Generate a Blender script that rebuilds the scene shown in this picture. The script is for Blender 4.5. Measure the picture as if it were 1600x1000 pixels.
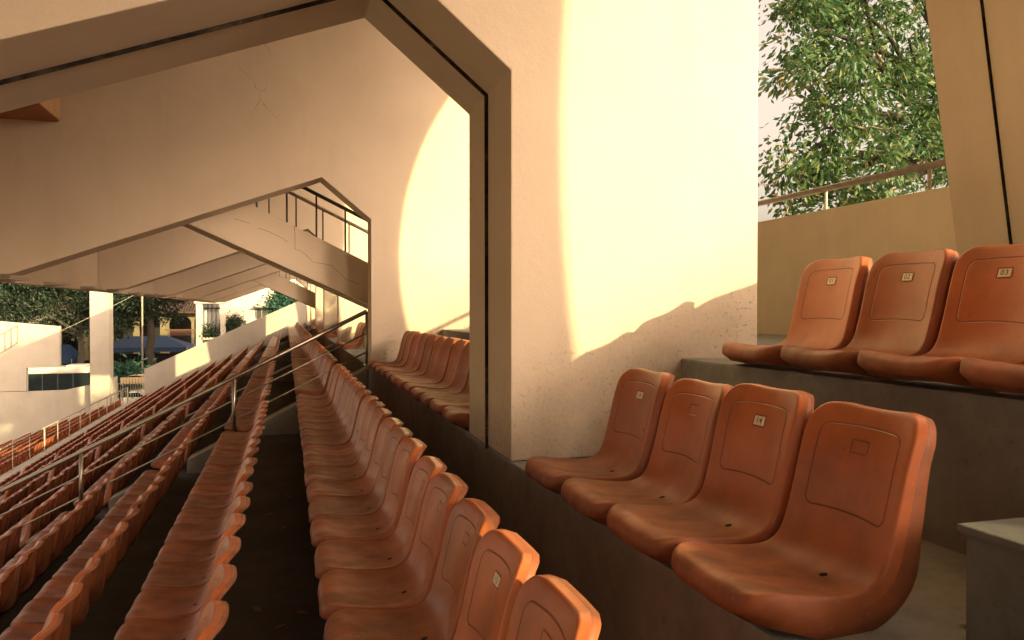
import bpy, bmesh, math, random
import numpy as np
from mathutils import Vector
random.seed(7); rng = np.random.default_rng(11)
for o in list(bpy.data.objects): bpy.data.objects.remove(o)
S = bpy.context.scene
# ---------------------------------------------------------------- camera
F_PX, YAW, PITCH = 1225.0, 0.281, 0.0125        # pixels at 1600 wide; radians
cam_d = bpy.data.cameras.new('camera'); cam = bpy.data.objects.new('camera', cam_d)
S.collection.objects.link(cam); S.camera = cam
cam_d.sensor_width = 36; cam_d.lens = F_PX/1600*36; cam_d.clip_start = .05; cam_d.clip_end = 3000
cam.rotation_euler = (math.pi/2-PITCH, 0, -YAW)
# ---------------------------------------------------------------- light
SUN = Vector((.75, -1.0, .352)).normalized()      # towards the sun
elev = math.asin(SUN.z); azim = math.atan2(SUN.x, SUN.y)
W = bpy.data.worlds.new('World'); S.world = W; W.use_nodes = True
nt = W.node_tree; nt.nodes.clear()
sky = nt.nodes.new('ShaderNodeTexSky'); sky.sky_type = 'NISHITA'; sky.sun_disc = False
sky.sun_elevation = elev; sky.sun_rotation = azim; sky.air_density = 1.0; sky.dust_density = 6.0; sky.ozone_density = .3
tint = nt.nodes.new('ShaderNodeMixRGB'); tint.blend_type = 'MULTIPLY'; tint.inputs[0].default_value = 1
tint.inputs[2].default_value = (1.0, .80, .63, 1)   # the photograph's warm white balance
hs = nt.nodes.new('ShaderNodeHueSaturation'); hs.inputs['Saturation'].default_value = .25
bg = nt.nodes.new('ShaderNodeBackground'); bg.inputs['Strength'].default_value = .14
out = nt.nodes.new('ShaderNodeOutputWorld')
nt.links.new(sky.outputs[0], hs.inputs['Color']); nt.links.new(hs.outputs[0], tint.inputs[1])
nt.links.new(tint.outputs[0], bg.inputs[0]); nt.links.new(bg.outputs[0], out.inputs[0])
sl = bpy.data.lights.new('sun', 'SUN'); sl.energy = 2.5; sl.angle = math.radians(.55); sl.color = (1, .85, .42)
so = bpy.data.objects.new('sun', sl); S.collection.objects.link(so)
so.rotation_euler = SUN.to_track_quat('Z', 'Y').to_euler(); so.location = (8, -8, 12)
S.view_settings.view_transform = 'Standard'; S.view_settings.look = 'None'
S.view_settings.gamma = 1; S.view_settings.use_curve_mapping = False
S.view_settings.exposure = 1.87
try:
    S.cycles.max_bounces = 8; S.cycles.diffuse_bounces = 5
except Exception: pass

# ---------------------------------------------------------------- helpers
C = S.collection
def tag(o, label=None, cat=None, group=None, kind=None):
    if label: o['label'] = label
    if cat: o['category'] = cat
    if group: o['group'] = group
    if kind: o['kind'] = kind
    return o
def empty(name, loc=(0, 0, 0)):
    o = bpy.data.objects.new(name, None); C.objects.link(o); o.location = loc; o.empty_display_size = .2; return o
CY, SY = math.cos(YAW), math.sin(YAW); CP, SP = math.cos(PITCH), math.sin(PITCH)
def at(u, v, Y):
    """point of the world plane y = Y that the photograph shows at (u, v)"""
    r = (u-800)/F_PX; t = (500-v)/F_PX
    d = CP+t*SP; z = t*CP-SP
    x = r*CY+d*SY; y = d*CY-r*SY
    k = Y/y
    return (x*k, Y, z*k)
class MB:
    def __init__(s): s.v = []; s.f = []
    def add(s, vs, fs):
        n = len(s.v); s.v += [tuple(p) for p in vs]; s.f += [tuple(i+n for i in f) for f in fs]; return s
    def box(s, a, b):
        x0, y0, z0 = a; x1, y1, z1 = b
        return s.add([(x0,y0,z0),(x1,y0,z0),(x1,y1,z0),(x0,y1,z0),(x0,y0,z1),(x1,y0,z1),(x1,y1,z1),(x0,y1,z1)],
              [(0,3,2,1),(4,5,6,7),(0,1,5,4),(1,2,6,5),(2,3,7,6),(3,0,4,7)])
    def tube(s, pts, r, n=8, cap=True):
        pts = [Vector(p) for p in pts]; rr = r if isinstance(r, (list, tuple)) else [r]*len(pts)
        base = len(s.v); vs = []; fs = []
        for i, p in enumerate(pts):
            t = (pts[min(i+1, len(pts)-1)]-pts[max(i-1, 0)]).normalized()
            up = Vector((0, 0, 1)) if abs(t.z) < .95 else Vector((1, 0, 0))
            a = t.cross(up).normalized(); b = t.cross(a)
            for k in range(n):
                q = 2*math.pi*k/n; vs.append(p+(a*math.cos(q)+b*math.sin(q))*rr[i])
        for i in range(len(pts)-1):
            for k in range(n):
                fs.append((i*n+k, i*n+(k+1) % n, (i+1)*n+(k+1) % n, (i+1)*n+k))
        if cap: fs += [tuple(range(n)), tuple(range((len(pts)-1)*n, len(pts)*n))[::-1]]
        return s.add(vs, fs)
    def prism_y(s, poly, y0, y1):
        """polygon in the XZ plane extruded along Y"""
        n = len(poly)
        vs = [(x, y0, z) for x, z in poly]+[(x, y1, z) for x, z in poly]
        fs = [tuple(range(n)), tuple(range(n, 2*n))[::-1]]+[(i, i+n, (i+1) % n+n, (i+1) % n) for i in range(n)]
        return s.add(vs, fs)
    def build(s, name, mat, parent=None, bevel=0, smooth=False):
        me = bpy.data.meshes.new(name); bm = bmesh.new()
        vs = [bm.verts.new(p) for p in s.v]
        for f in s.f:
            try: bm.faces.new([vs[i] for i in f])
            except ValueError: pass
        bmesh.ops.recalc_face_normals(bm, faces=bm.faces)
        if bevel:
            es = [e for e in bm.edges if len(e.link_faces) == 2 and e.calc_face_angle(0) > .35]
            bmesh.ops.bevel(bm, geom=es, offset=bevel, segments=2, profile=.6, affect='EDGES')
        bmesh.ops.triangulate(bm, faces=[f for f in bm.faces if len(f.verts) > 4])
        bm.to_mesh(me); bm.free()
        if smooth:
            for p in me.polygons: p.use_smooth = True
        if mat: me.materials.append(mat)
        o = bpy.data.objects.new(name, me); C.objects.link(o)
        if parent: o.parent = parent
        return o
def np_mesh(name, verts, faces, mat, smooth=False):
    me = bpy.data.meshes.new(name); verts = np.asarray(verts, np.float32); faces = np.asarray(faces, np.int32)
    k = faces.shape[1]
    me.vertices.add(len(verts)); me.vertices.foreach_set('co', verts.ravel())
    me.loops.add(faces.size); me.loops.foreach_set('vertex_index', faces.ravel())
    me.polygons.add(len(faces)); me.polygons.foreach_set('loop_start', np.arange(0, faces.size, k, dtype=np.int32))
    me.polygons.foreach_set('use_smooth', np.full(len(faces), smooth))
    me.update(calc_edges=True); me.validate()
    if isinstance(mat, (list, tuple)):
        for m in mat: me.materials.append(m)
    else: me.materials.append(mat)
    return me
# ---------------------------------------------------------------- materials
class N:
    """a small wrapper to wire node trees"""
    def __init__(s, name):
        s.m = bpy.data.materials.new(name); s.m.use_nodes = True; s.t = s.m.node_tree
        s.b = s.t.nodes['Principled BSDF']
    def n(s, typ, **kw):
        q = s.t.nodes.new(typ)
        for k, v in kw.items():
            if k.startswith('i_'):
                kk = k[2:]; q.inputs[int(kk) if kk.isdigit() else kk].default_value = v
            else: setattr(q, k, v)
        return q
    def l(s, a, b): s.t.links.new(a, b)
    def math(s, op, a, b=None, c=None):
        q = s.n('ShaderNodeMath', operation=op)
        for i, x in enumerate((a, b, c)):
            if x is None: continue
            if isinstance(x, (int, float)): q.inputs[i].default_value = x
            else: s.l(x, q.inputs[i])
        return q.outputs[0]
    def noise(s, scale, detail=4, rough=.6, vec=None, stretch=None):
        q = s.n('ShaderNodeTexNoise'); q.inputs['Scale'].default_value = scale; q.inputs['Detail'].default_value = detail
        q.inputs['Roughness'].default_value = rough
        if vec is None: vec = s.geo()
        if stretch:
            mp = s.n('ShaderNodeMapping'); mp.inputs['Scale'].default_value = stretch; s.l(vec, mp.inputs[0]); vec = mp.outputs[0]
        s.l(vec, q.inputs['Vector']); return q.outputs['Fac']
    def geo(s):
        if not hasattr(s, '_g'): s._g = s.n('ShaderNodeNewGeometry').outputs['Position']
        return s._g
    def ramp(s, fac, stops):
        q = s.n('ShaderNodeValToRGB'); e = q.color_ramp.elements
        while len(e) < len(stops): e.new(.5)
        for x, (p, c) in zip(e, stops):
            x.position = p; x.color = (*c, 1) if len(c) == 3 else c
        s.l(fac, q.inputs[0]); return q.outputs[0]
    def mix(s, fac, a, b, mode='MIX'):
        q = s.n('ShaderNodeMixRGB', blend_type=mode)
        for i, x in ((0, fac), (1, a), (2, b)):
            if isinstance(x, (int, float)): q.inputs[i].default_value = x
            elif isinstance(x, tuple): q.inputs[i].default_value = (*x, 1)
            else: s.l(x, q.inputs[i])
        return q.outputs[0]
    def bump(s, h, strength=.3, dist=.01):
        q = s.n('ShaderNodeBump'); q.inputs['Strength'].default_value = strength; q.inputs['Distance'].default_value = dist
        s.l(h, q.inputs['Height']); s.l(q.outputs[0], s.b.inputs['Normal'])
    def col(s, c): s.l(c, s.b.inputs['Base Color']) if not isinstance(c, tuple) else setattr(s.b.inputs['Base Color'], 'default_value', (*c, 1))
    def rough(s, r, spec=.3):
        if isinstance(r, float): s.b.inputs['Roughness'].default_value = r
        else: s.l(r, s.b.inputs['Roughness'])
        s.b.inputs['Specular IOR Level'].default_value = spec
def simple(name, c, r=.6, var=.18, scale=6., metal=0, spec=.3):
    m = N(name); f = m.noise(scale, 5)
    m.col(m.ramp(f, [(.25, tuple(x*(1-var) for x in c)), (.75, tuple(min(1, x*(1+var)) for x in c))]))
    m.rough(r, spec); m.b.inputs['Metallic'].default_value = metal
    return m.m
def plaster(name, c, specks=True, mot=.10):
    m = N(name)
    big = m.noise(.9, 5, .62); fine = m.noise(55, 3, .6); gr = m.noise(240, 2, .6)
    base = m.ramp(big, [(.28, tuple(x*(1-mot) for x in c)), (.72, tuple(min(1, x*(1+mot*.6)) for x in c))])
    streak = m.noise(3.0, 5, .6, stretch=(1, 1, .13))
    base = m.mix(m.ramp(streak, [(.53, (0, 0, 0)), (.8, (.28, .28, .28))]), base, tuple(x*.68 for x in c))
    base = m.mix(m.ramp(gr, [(.3, (.12, .12, .12)), (.6, (0, 0, 0))]), base, tuple(x*.55 for x in c))
    if specks:
        # mould specks that grow where splash water reaches, just above the concrete steps
        z = m.n('ShaderNodeSeparateXYZ'); m.l(m.geo(), z.inputs[0])
        sp = m.noise(38, 4, .75); sp2 = m.noise(4, 3, .6)
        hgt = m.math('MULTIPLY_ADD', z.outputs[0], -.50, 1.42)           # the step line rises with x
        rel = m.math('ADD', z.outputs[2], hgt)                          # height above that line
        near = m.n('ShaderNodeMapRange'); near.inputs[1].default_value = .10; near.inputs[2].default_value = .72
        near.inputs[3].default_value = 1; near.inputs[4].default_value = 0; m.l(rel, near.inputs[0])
        k = m.math('MULTIPLY', m.ramp(sp, [(.56, (0, 0, 0)), (.66, (1, 1, 1))]), near.outputs[0])
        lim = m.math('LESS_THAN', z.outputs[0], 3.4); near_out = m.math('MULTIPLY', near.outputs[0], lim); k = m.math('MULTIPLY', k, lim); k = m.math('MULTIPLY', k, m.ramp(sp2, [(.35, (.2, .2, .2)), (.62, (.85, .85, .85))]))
        base = m.mix(k, base, (.10, .075, .055))
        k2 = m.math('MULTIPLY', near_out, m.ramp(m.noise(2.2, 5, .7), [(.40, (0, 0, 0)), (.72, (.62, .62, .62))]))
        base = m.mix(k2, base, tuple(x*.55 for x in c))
    # hairline cracks here and there
    nd = m.n('ShaderNodeTexNoise'); nd.inputs['Scale'].default_value = 2.2; nd.inputs['Detail'].default_value = 5; m.l(m.geo(), nd.inputs['Vector'])
    dv = m.n('ShaderNodeVectorMath', operation='MULTIPLY_ADD'); m.l(nd.outputs['Color'], dv.inputs[0]); dv.inputs[1].default_value = (.55, .55, .55); m.l(m.geo(), dv.inputs[2])
    vo = m.n('ShaderNodeTexVoronoi', feature='DISTANCE_TO_EDGE'); vo.inputs['Scale'].default_value = .55; m.l(dv.outputs[0], vo.inputs['Vector'])
    ck = m.math('MULTIPLY', m.ramp(vo.outputs['Distance'], [(0, (1, 1, 1)), (.0028, (0, 0, 0))]), m.ramp(m.noise(.7, 3), [(.60, (0, 0, 0)), (.68, (.5, .5, .5))]))
    base = m.mix(ck, base, tuple(x*.35 for x in c))
    m.col(base); m.rough(.88, .15)
    h = m.math('ADD', m.math('MULTIPLY', fine, .6), m.math('MULTIPLY', m.noise(12, 4), .9))
    m.bump(h, .35, .006)
    return m.m
CREAM = (.61, .50, .375)
M = {}
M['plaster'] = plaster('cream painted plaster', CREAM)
M['yellow_plaster'] = plaster('ochre cream painted plaster', (.74, .64, .47), specks=False, mot=.14)
M['white_plaster'] = plaster('weathered white plaster', (.47, .42, .345), specks=False, mot=.12)
def concrete(name, c, var=.35):
    m = N(name)
    a = m.noise(1.6, 7, .68); b = m.noise(26, 5, .7); d = m.noise(5, 5, .62)
    col = m.ramp(a, [(.25, tuple(x*(1-var) for x in c)), (.75, tuple(x*(1+var) for x in c))])
    col = m.mix(m.ramp(d, [(.5, (0, 0, 0)), (.72, (.55, .55, .55))]), col, tuple(x*.55 for x in c))
    col = m.mix(m.ramp(b, [(.58, (0, 0, 0)), (.7, (.5, .5, .5))]), col, tuple(x*.4 for x in c))
    m.col(col); m.rough(.85, .2)
    m.bump(m.math('ADD', b, m.math('MULTIPLY', d, .8)), .4, .008)
    return m.m
M['concrete'] = concrete('grey brown concrete', (.25, .245, .235), .3)
M['dark_concrete'] = concrete('dark stained concrete', (.070, .066, .060))  # much darker mottled tone for the lower steps
M['block'] = concrete('dull grey concrete', (.115, .112, .105), .2)
M['step'] = concrete('worn grey concrete', (.27, .24, .20), .2)
M['pale_concrete'] = concrete('pale concrete', (.46, .41, .33), .15)
jm = N('crumbling joint filler'); jm.col(jm.ramp(jm.noise(5, 8, .8), [(.45, (.012, .009, .007)), (.60, (.06, .045, .03)), (.72, (.30, .24, .18))])); jm.rough(.95, .1); M['joint'] = jm.m
M['steel'] = simple('brushed steel', (.33, .28, .22), .36, .15, 20, 1.0)
M['paint_rail'] = simple('grey painted rail', (.30, .25, .20), .45, .25, 12)
M['dark_rail'] = simple('dark painted rail', (.05, .045, .04), .45, .2, 12)
M['bark'] = simple('bark', (.06, .048, .036), .9, .4, 9)
M['palebark'] = simple('pale twig', (.30, .22, .12), .85, .3, 9)
M['soil'] = simple('dry leaf dirt', (.05, .04, .03), .95, .5, 30)
def leaf(name, a, b, c, trans=.35):
    m = N(name); i = m.n('ShaderNodeNewGeometry')
    r = m.ramp(i.outputs['Random Per Island'], [(.05, a), (.5, b), (.95, c)])
    m.col(r); m.rough(.5, .3)
    t = m.n('ShaderNodeBsdfTranslucent'); m.l(r, t.inputs[0])
    mx = m.n('ShaderNodeMixShader'); mx.inputs[0].default_value = trans
    o = m.t.nodes['Material Output']; m.l(m.b.outputs[0], mx.inputs[1]); m.l(t.outputs[0], mx.inputs[2]); m.l(mx.outputs[0], o.inputs[0])
    return m.m
M['leaf'] = leaf('glossy green leaf', (.036, .092, .034), (.055, .120, .040), (.14, .18, .055))
M['dark_leaf'] = leaf('dark green leaf', (.010, .024, .015), (.020, .038, .020), (.045, .058, .028), .2)
M['teal_leaf'] = leaf('blue green leaf', (.015, .060, .040), (.030, .095, .060), (.05, .13, .07), .3)
# ---- orange moulded plastic: uv = (run along the profile, offset across the width), in metres
def seat_plastic():
    m = N('orange moulded plastic')
    uv = m.n('ShaderNodeUVMap'); uv.uv_map = 'uv'; sx = m.n('ShaderNodeSeparateXYZ'); m.l(uv.outputs[0], sx.inputs[0])
    s, w = sx.outputs[0], sx.outputs[1]
    def rbox(cs, cw, hs, hw, r, arch=0):
        x = m.math('SUBTRACT', s, cs)
        if arch:
            x = m.math('ADD', x, m.math('MULTIPLY', m.math('MULTIPLY', w, w), arch))
        qx = m.math('ADD', m.math('ABSOLUTE', x), r-hs)
        qw = m.math('ADD', m.math('ABSOLUTE', m.math('SUBTRACT', w, cw)), r-hw)
        a = m.math('MAXIMUM', qx, 0.0); b = m.math('MAXIMUM', qw, 0.0)
        ln = m.math('SQRT', m.math('ADD', m.math('MULTIPLY', a, a), m.math('MULTIPLY', b, b)))
        return m.math('SUBTRACT', m.math('ADD', ln, m.math('MINIMUM', m.math('MAXIMUM', qx, qw), 0.0)), r)
    def line(d, wd):
        q = m.n('ShaderNodeMapRange', interpolation_type='SMOOTHSTEP')
        q.inputs[1].default_value = 0; q.inputs[2].default_value = wd; q.inputs[3].default_value = 1; q.inputs[4].default_value = 0
        m.l(m.math('ABSOLUTE', d), q.inputs[0]); return q.outputs[0]
    panel = rbox(.640, 0., .120, .152, .03, arch=.55)
    rec = rbox(.700, 0., .0185, .031, .003)
    def ring(cs, cw, rad):
        x = m.math('SUBTRACT', s, cs); y = m.math('SUBTRACT', w, cw)
        return m.math('SUBTRACT', m.math('SQRT', m.math('ADD', m.math('MULTIPLY', x, x), m.math('MULTIPLY', y, y))), rad)
    g1 = line(panel, .0042); g2 = line(rec, .0040)
    g3 = m.math('MAXIMUM', line(ring(.10, 0., .016), .0030), line(ring(.235, 0., .016), .0030))
    groove = m.math('MAXIMUM', m.math('MAXIMUM', g1, g2), g3)
    inside = m.n('ShaderNodeMapRange', interpolation_type='SMOOTHSTEP')
    inside.inputs[1].default_value = -.003; inside.inputs[2].default_value = .001; inside.inputs[3].default_value = 1; inside.inputs[4].default_value = 0
    m.l(rec, inside.inputs[0])
    tc = m.n('ShaderNodeTexCoord'); oi = m.n('ShaderNodeObjectInfo')
    # vary the dirt between seats
    sc = m.n('ShaderNodeVectorMath', operation='MULTIPLY_ADD'); m.l(oi.outputs['Location'], sc.inputs[0]); sc.inputs[1].default_value = (3.1, 2.3, 1.7)
    m.l(tc.outputs['Object'], sc.inputs[2]); P = sc.outputs[0]
    big = m.noise(5, 5, .6, vec=P); fine = m.noise(60, 4, .7, vec=P); scr = m.noise(7, 3.0, .55, vec=P, stretch=(.8, 1.3, 1))
    c = m.ramp(big, [(.25, (.39, .100, .031)), (.75, (.50, .142, .047))])
    fade = m.n('ShaderNodeMapRange'); fade.inputs[1].default_value = .0; fade.inputs[2].default_value = 1; fade.inputs[3].default_value = .80; fade.inputs[4].default_value = 1.16
    m.l(oi.outputs['Random'], fade.inputs[0])
    hv = m.n('ShaderNodeHueSaturation'); m.l(c, hv.inputs['Color']); m.l(fade.outputs[0], hv.inputs['Value']); c = hv.outputs[0]
    pan = m.n('ShaderNodeMapRange'); pan.inputs[1].default_value = .46; pan.inputs[2].default_value = .30; pan.inputs[3].default_value = 0; pan.inputs[4].default_value = 1
    m.l(s, pan.inputs[0])
    dust = m.math('MULTIPLY', m.ramp(scr, [(.32, (.36, .36, .36)), (.70, (.78, .78, .78))]), m.math('MULTIPLY_ADD', pan.outputs[0], .80, .14))  # dust on the pans, with their shade painted in as well
    dust_shade_f = dust; c = m.mix(dust, c, (.075, .036, .020))
    c = m.mix(m.ramp(fine, [(.6, (0, 0, 0)), (.75, (.35, .35, .35))]), c, (.16, .055, .02))
    scu = m.ramp(m.noise(34, 5, .75, vec=P, stretch=(1, 5, 1.4)), [(.60, (0, 0, 0)), (.72, (.5, .5, .5))])
    c = m.mix(scu, c, (.62, .27, .14))
    bl = m.ramp(m.noise(3.2, 4, .65, vec=P), [(.52, (0, 0, 0)), (.72, (.5, .5, .5))]); c = m.mix(bl, c, (.16, .060, .026))
    c = m.mix(m.math('MULTIPLY', groove, .7), c, (.075, .018, .008))
    m.col(c)
    m.rough(m.math('MULTIPLY_ADD', dust_shade_f, .45, m.ramp(m.noise(9, 4, .6, vec=P), [(.3, (.24, .24, .24)), (.75, (.42, .42, .42))])), .38)
    h = m.math('SUBTRACT', m.math('MULTIPLY', fine, .06), m.math('ADD', groove, m.math('MULTIPLY', inside.outputs[0], .9)))
    m.bump(h, .8, .0022)
    return m.m
M['seat'] = seat_plastic()
M['plate'] = simple('ivory number plate', (.72, .64, .48), .5, .08, 40)
M['ink'] = simple('worn number ink', (.10, .065, .035), .7, .3, 60)
M['hole'] = simple('dark drain hole', (.012, .008, .006), .9, .1)

# ---------------------------------------------------------------- dimensions of the stand
SP_ = .46                                   # seat pitch
def nose(j):                                # front lip of the seats in row j (row 1 is the row in the right foreground)
    if j == 2: return 1.996, -.160
    if j == 1: return 1.033, -.673
    return .134+.93*j, -1.113+.457*j
def edge(j): x, z = nose(j); return x+.07, z-.102
FR = [-2.96]+[3.84+6.8*n for n in range(7)]  # y of the front of each portal frame
Y_END = 50.0; Y0 = -3.6
AISLES = [10.95, 19.0, 27.0, 34.8, 42.5]; AW = .46
# ---------------------------------------------------------------- ground and sky-side things
g = MB(); n = 24
g.add([(-900, -900, -8.3), (900, -900, -8.3), (900, 1400, -8.3), (-900, 1400, -8.3)], [(0, 1, 2, 3)])
gm = N('dusty ground'); gm.col(gm.ramp(gm.noise(.08, 8, .65), [(.3, (.20, .17, .12)), (.7, (.34, .29, .21))])); gm.rough(.95, .1)
tag(g.build('ground', gm.m), 'dusty pale ground around and behind the stand', kind='structure')

# ---------------------------------------------------------------- terrace
terr = tag(empty('seating_terrace', (0, 20, -8.3)), 'stepped dark concrete terrace carrying every row of orange seats', 'grandstand')
def part(mb, name, mat, root, **k):
    o = mb.build(name, mat, None, **k); o.parent = root
    o.matrix_parent_inverse = root.matrix_basis.inverted() if False else o.matrix_parent_inverse
    o.location = (-root.location[0], -root.location[1], -root.location[2]); return o
for j in range(2, -10, -1):
    x0, z0 = edge(j); x1 = 7.3 if j == 2 else edge(j+1)[0]+.02
    zb = -1.6 if j == 2 else z0-.62
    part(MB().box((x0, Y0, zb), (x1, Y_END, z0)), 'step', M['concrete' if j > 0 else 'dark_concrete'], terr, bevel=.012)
xc = edge(-9)[0]
part(MB().box((-8.86, Y0, -6.3), (xc+.02, Y_END, edge(-9)[1]-.012)), 'concourse', M['pale_concrete'], terr, bevel=.012)
LOW = []
for i in range(8):
    xn = -9.62-.93*i; zn = -5.50-.349*i; LOW.append((xn, zn))
    x1 = (-8.84 if i == 0 else LOW[i-1][0]+.09)
    part(MB().box((xn+.07, Y0, zn-.75), (x1, Y_END, zn-.102)), 'step', M['pale_concrete'], terr)
# half steps in the aisles
for a in AISLES:
    for j in range(1, -9, -1):
        x0, z0 = edge(j); zl = edge(j-1)[1]
        part(MB().prism_y([(x0-.52, zl-.05), (x0-.52, zl+.17), (x0-.004, z0-.03), (x0-.004, zl-.05)], a+.03, a+AW-.03), 'aisle_step', M['step'], terr, bevel=.01)
b = part(MB().box((1.47, .25, -.9), (2.06, 1.41, -.50)), 'aisle_step', M['block'], terr, bevel=.012)
b = part(MB().box((1.455, .23, -.4995), (2.062, 1.422, -.482)), 'step_cap', M['block'], terr, bevel=.006)

# ---------------------------------------------------------------- portal frames
FIN0, FIN1 = 5.77, 5.875
XA, ZA, XC, ZC, K = .460, 1.752, 1.103, 1.219, .366
XE = -3.15; ZE = ZA+K*(XE-XA)
DEEP = 2.3
def soffit(x): return ZA+DEEP+K*(x-XA)
# the fins' outer edges are concave arcs: (largest inset x, its height, radius)
def frame_poly(n):
    p = [(-3.62, ZE), (XE, ZE), (XA, ZA), (XC, ZC), (XC, -.772), (2.05, -.772), (2.54, -.772), (2.54, 2.75)]
    p += [(4.97-.165*2.75, 2.75)]
    p += [(4.97-.165*z, z) for z in (1.9, 1.0, .2)]+[(5.02, -.258)]
    xi, cz, R = [(FIN0, 3.0, 9.0), (FIN1, 2.75, 4.0)][min(n, 1)]
    for k in range(0, 21):
        z = -.258+k*(6.4+.258)/20
        x = xi+R-math.sqrt(R*R-(z-cz)**2)
        p.append((x if n < 2 else min(x, xi+.01*k), z))
    zt = soffit(-3.62)-.004
    q = [t for t in p if t[1] <= soffit(t[0])-.02]
    xr = q[-1][0]
    q += [(xr+.02, soffit(xr+.02)-.004), (-3.62, zt)]
    return q
ords = ['nearest', 'second', 'third', 'fourth', 'fifth', 'sixth', 'seventh']
for n, y in enumerate(FR):
    halves = [(y, y+.4725), (y+.4777, y+.95)] if n < 2 else [(y, y+.45)]
    for h, (a, c) in enumerate(halves):
        mb = MB().prism_y(frame_poly(n), a, c)
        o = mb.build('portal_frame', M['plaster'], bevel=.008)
        if n < 2 and h == 0:
            fp = frame_poly(n); cx = sum(p[0] for p in fp)/len(fp)
            jf = []
            for i, p in enumerate(fp):
                a_, b_ = Vector((*fp[i-1], 0)), Vector((*fp[(i+1) % len(fp)], 0)); q = Vector((*p, 0))
                d1, d2 = (q-a_).normalized(), (b_-q).normalized()
                nrm = Vector((-(d1+d2).y, (d1+d2).x, 0)).normalized()
                jf.append((p[0]-nrm.x*.022, p[1]-nrm.y*.022))
            MB().prism_y(jf, c+.0004, c+.0048).build('joint_filler', M['joint'], o)
        if n == 0: lab = 'cream portal frame behind the camera, %s half' % ('rear', 'front')[h]
        elif n == 1: lab = ('near half of the big cream portal frame in front of the dark joint', 'far half of the big cream portal frame behind the dark joint')[h]
        else: lab = '%s cream portal frame from the camera, pointed opening over the terrace' % ords[n-1]
        tag(o, lab, 'portal frame', 'cream portal frames under the upper deck')
# upper deck
deck = tag(empty('upper_deck', (0, 20, 2)), 'sloping underside and eave beam of the upper stand deck', 'upper deck')
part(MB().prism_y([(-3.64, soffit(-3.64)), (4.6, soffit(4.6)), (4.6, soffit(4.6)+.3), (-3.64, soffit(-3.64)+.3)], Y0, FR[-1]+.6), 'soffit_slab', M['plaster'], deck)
part(MB().prism_y([(4.35, 4.95), (4.6, 4.95), (4.6, soffit(4.6)-.003), (4.35, soffit(4.35)-.003)], Y0, FR[0]-.003), 'sun_stop_beam', M['plaster'], deck)  # unseen beams added under the deck's rear edge to stop leaking sun
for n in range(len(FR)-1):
    part(MB().prism_y([(4.35, 4.95), (4.6, 4.95), (4.6, soffit(4.6)-.003), (4.35, soffit(4.35)-.003)], FR[n]+(.953 if n < 2 else .453), FR[n+1]-.003), 'sun_stop_beam', M['plaster'], deck)
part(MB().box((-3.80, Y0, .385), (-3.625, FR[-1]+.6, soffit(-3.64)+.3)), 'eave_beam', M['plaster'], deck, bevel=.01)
for y in np.arange(11.5, 44, 2.27):
    part(MB().box((-3.622, y, .40), (-3.40, y+random.uniform(.5, 1.3), .44)), 'eave_bracket', M['white_plaster'], deck)
# ---------------------------------------------------------------- back parapets with pipe rails
for n in range(len(FR)):
    a = FR[n]+(.955 if n < 2 else .455); c = (FR[n+1]-.005) if n+1 < len(FR) else Y_END
    w = tag(empty('parapet_wall', (5.08, (a+c)/2, -.26)), None)
    tag(w, ['ochre back parapet beside the camera', 'ochre back parapet with a pipe rail, behind the seats numbered 01 to 03'][n] if n < 2 else
        '%s ochre back parapet from the camera, behind the portal frames' % ords[n-1], 'parapet', 'back parapets of the stand')
    part(MB().box((5.0, a, -.262), (5.17, c, .972)), 'wall', M['yellow_plaster'], w, bevel=.006)
    part(MB().tube([(5.08, a, 1.185), (5.08, (a+c)/2, 1.19), (5.08, c, 1.185)], .030, 10), 'rail', M['paint_rail'], w, smooth=True)
    for k in range(5):
        yy = a+.45+(c-a-.7)*k/4
        part(MB().tube([(5.08, yy, .96), (5.08, yy, 1.17)], .016, 8), 'rail_post', M['pale_concrete'], w, smooth=True)

# ---------------------------------------------------------------- stairs beside the second frame and far off
def stair(y, label, ends):
    r = tag(empty('access_stair', (0, y, 0)), label, 'stairs', 'stairs from the upper deck')
    def z_top(x): return 1.47-.487*(x+.51)
    def z_bot(x): return 1.17-.455*(x+1.277)
    xl, xr = -2.2, 2.4
    for k, yy in enumerate((y, y+1.15)):
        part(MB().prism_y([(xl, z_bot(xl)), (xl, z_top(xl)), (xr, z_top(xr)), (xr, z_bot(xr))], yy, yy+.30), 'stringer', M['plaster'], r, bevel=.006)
    for k in range(14):
        x = xl+.15+k*.31
        zt = z_top(x)-.12
        part(MB().box((x, y+.302, zt-.10), (x+.32, y+1.148, zt)), 'tread', M['step'], r)
    for k, yy in enumerate((y+.15, y+1.30)):
        rail = MB().tube([(xl, yy, z_top(xl)+.62), (xr, yy, z_top(xr)+.62)], .026, 10)
        part(rail, 'handrail', M['paint_rail'] if k else M['dark_rail'], r, smooth=True)
        for q in range(11):
            x = xl+.22+q*.40+(.14 if k else 0)
            part(MB().tube([(x, yy, z_top(x)-.02), (x, yy, z_top(x)+.62)], .012 if k else .015, 6), 'baluster', M['dark_rail'], r)
    return r
st1 = stair(11.25, 'cracked cream stair beam with railings, seen through the second portal opening', None)
for px in ([(460, 352), (461, 370), (461, 389)], [(461, 389), (470, 392), (478, 398), (490, 410), (505, 412), (518, 415), (528, 424), (540, 436), (552, 440), (560, 444)], [(366, 342), (377, 345), (390, 349)], [(403, 356), (420, 362), (441, 372), (449, 378)]):
    part(MB().tube([(p[0], 11.2495, p[2]) for p in (at(u, v, 11.25) for u, v in px)], .0022, 4), 'crack', M['bark'], st1)
stair(31.7, 'small far stair beam near the end of the stand', None)
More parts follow.
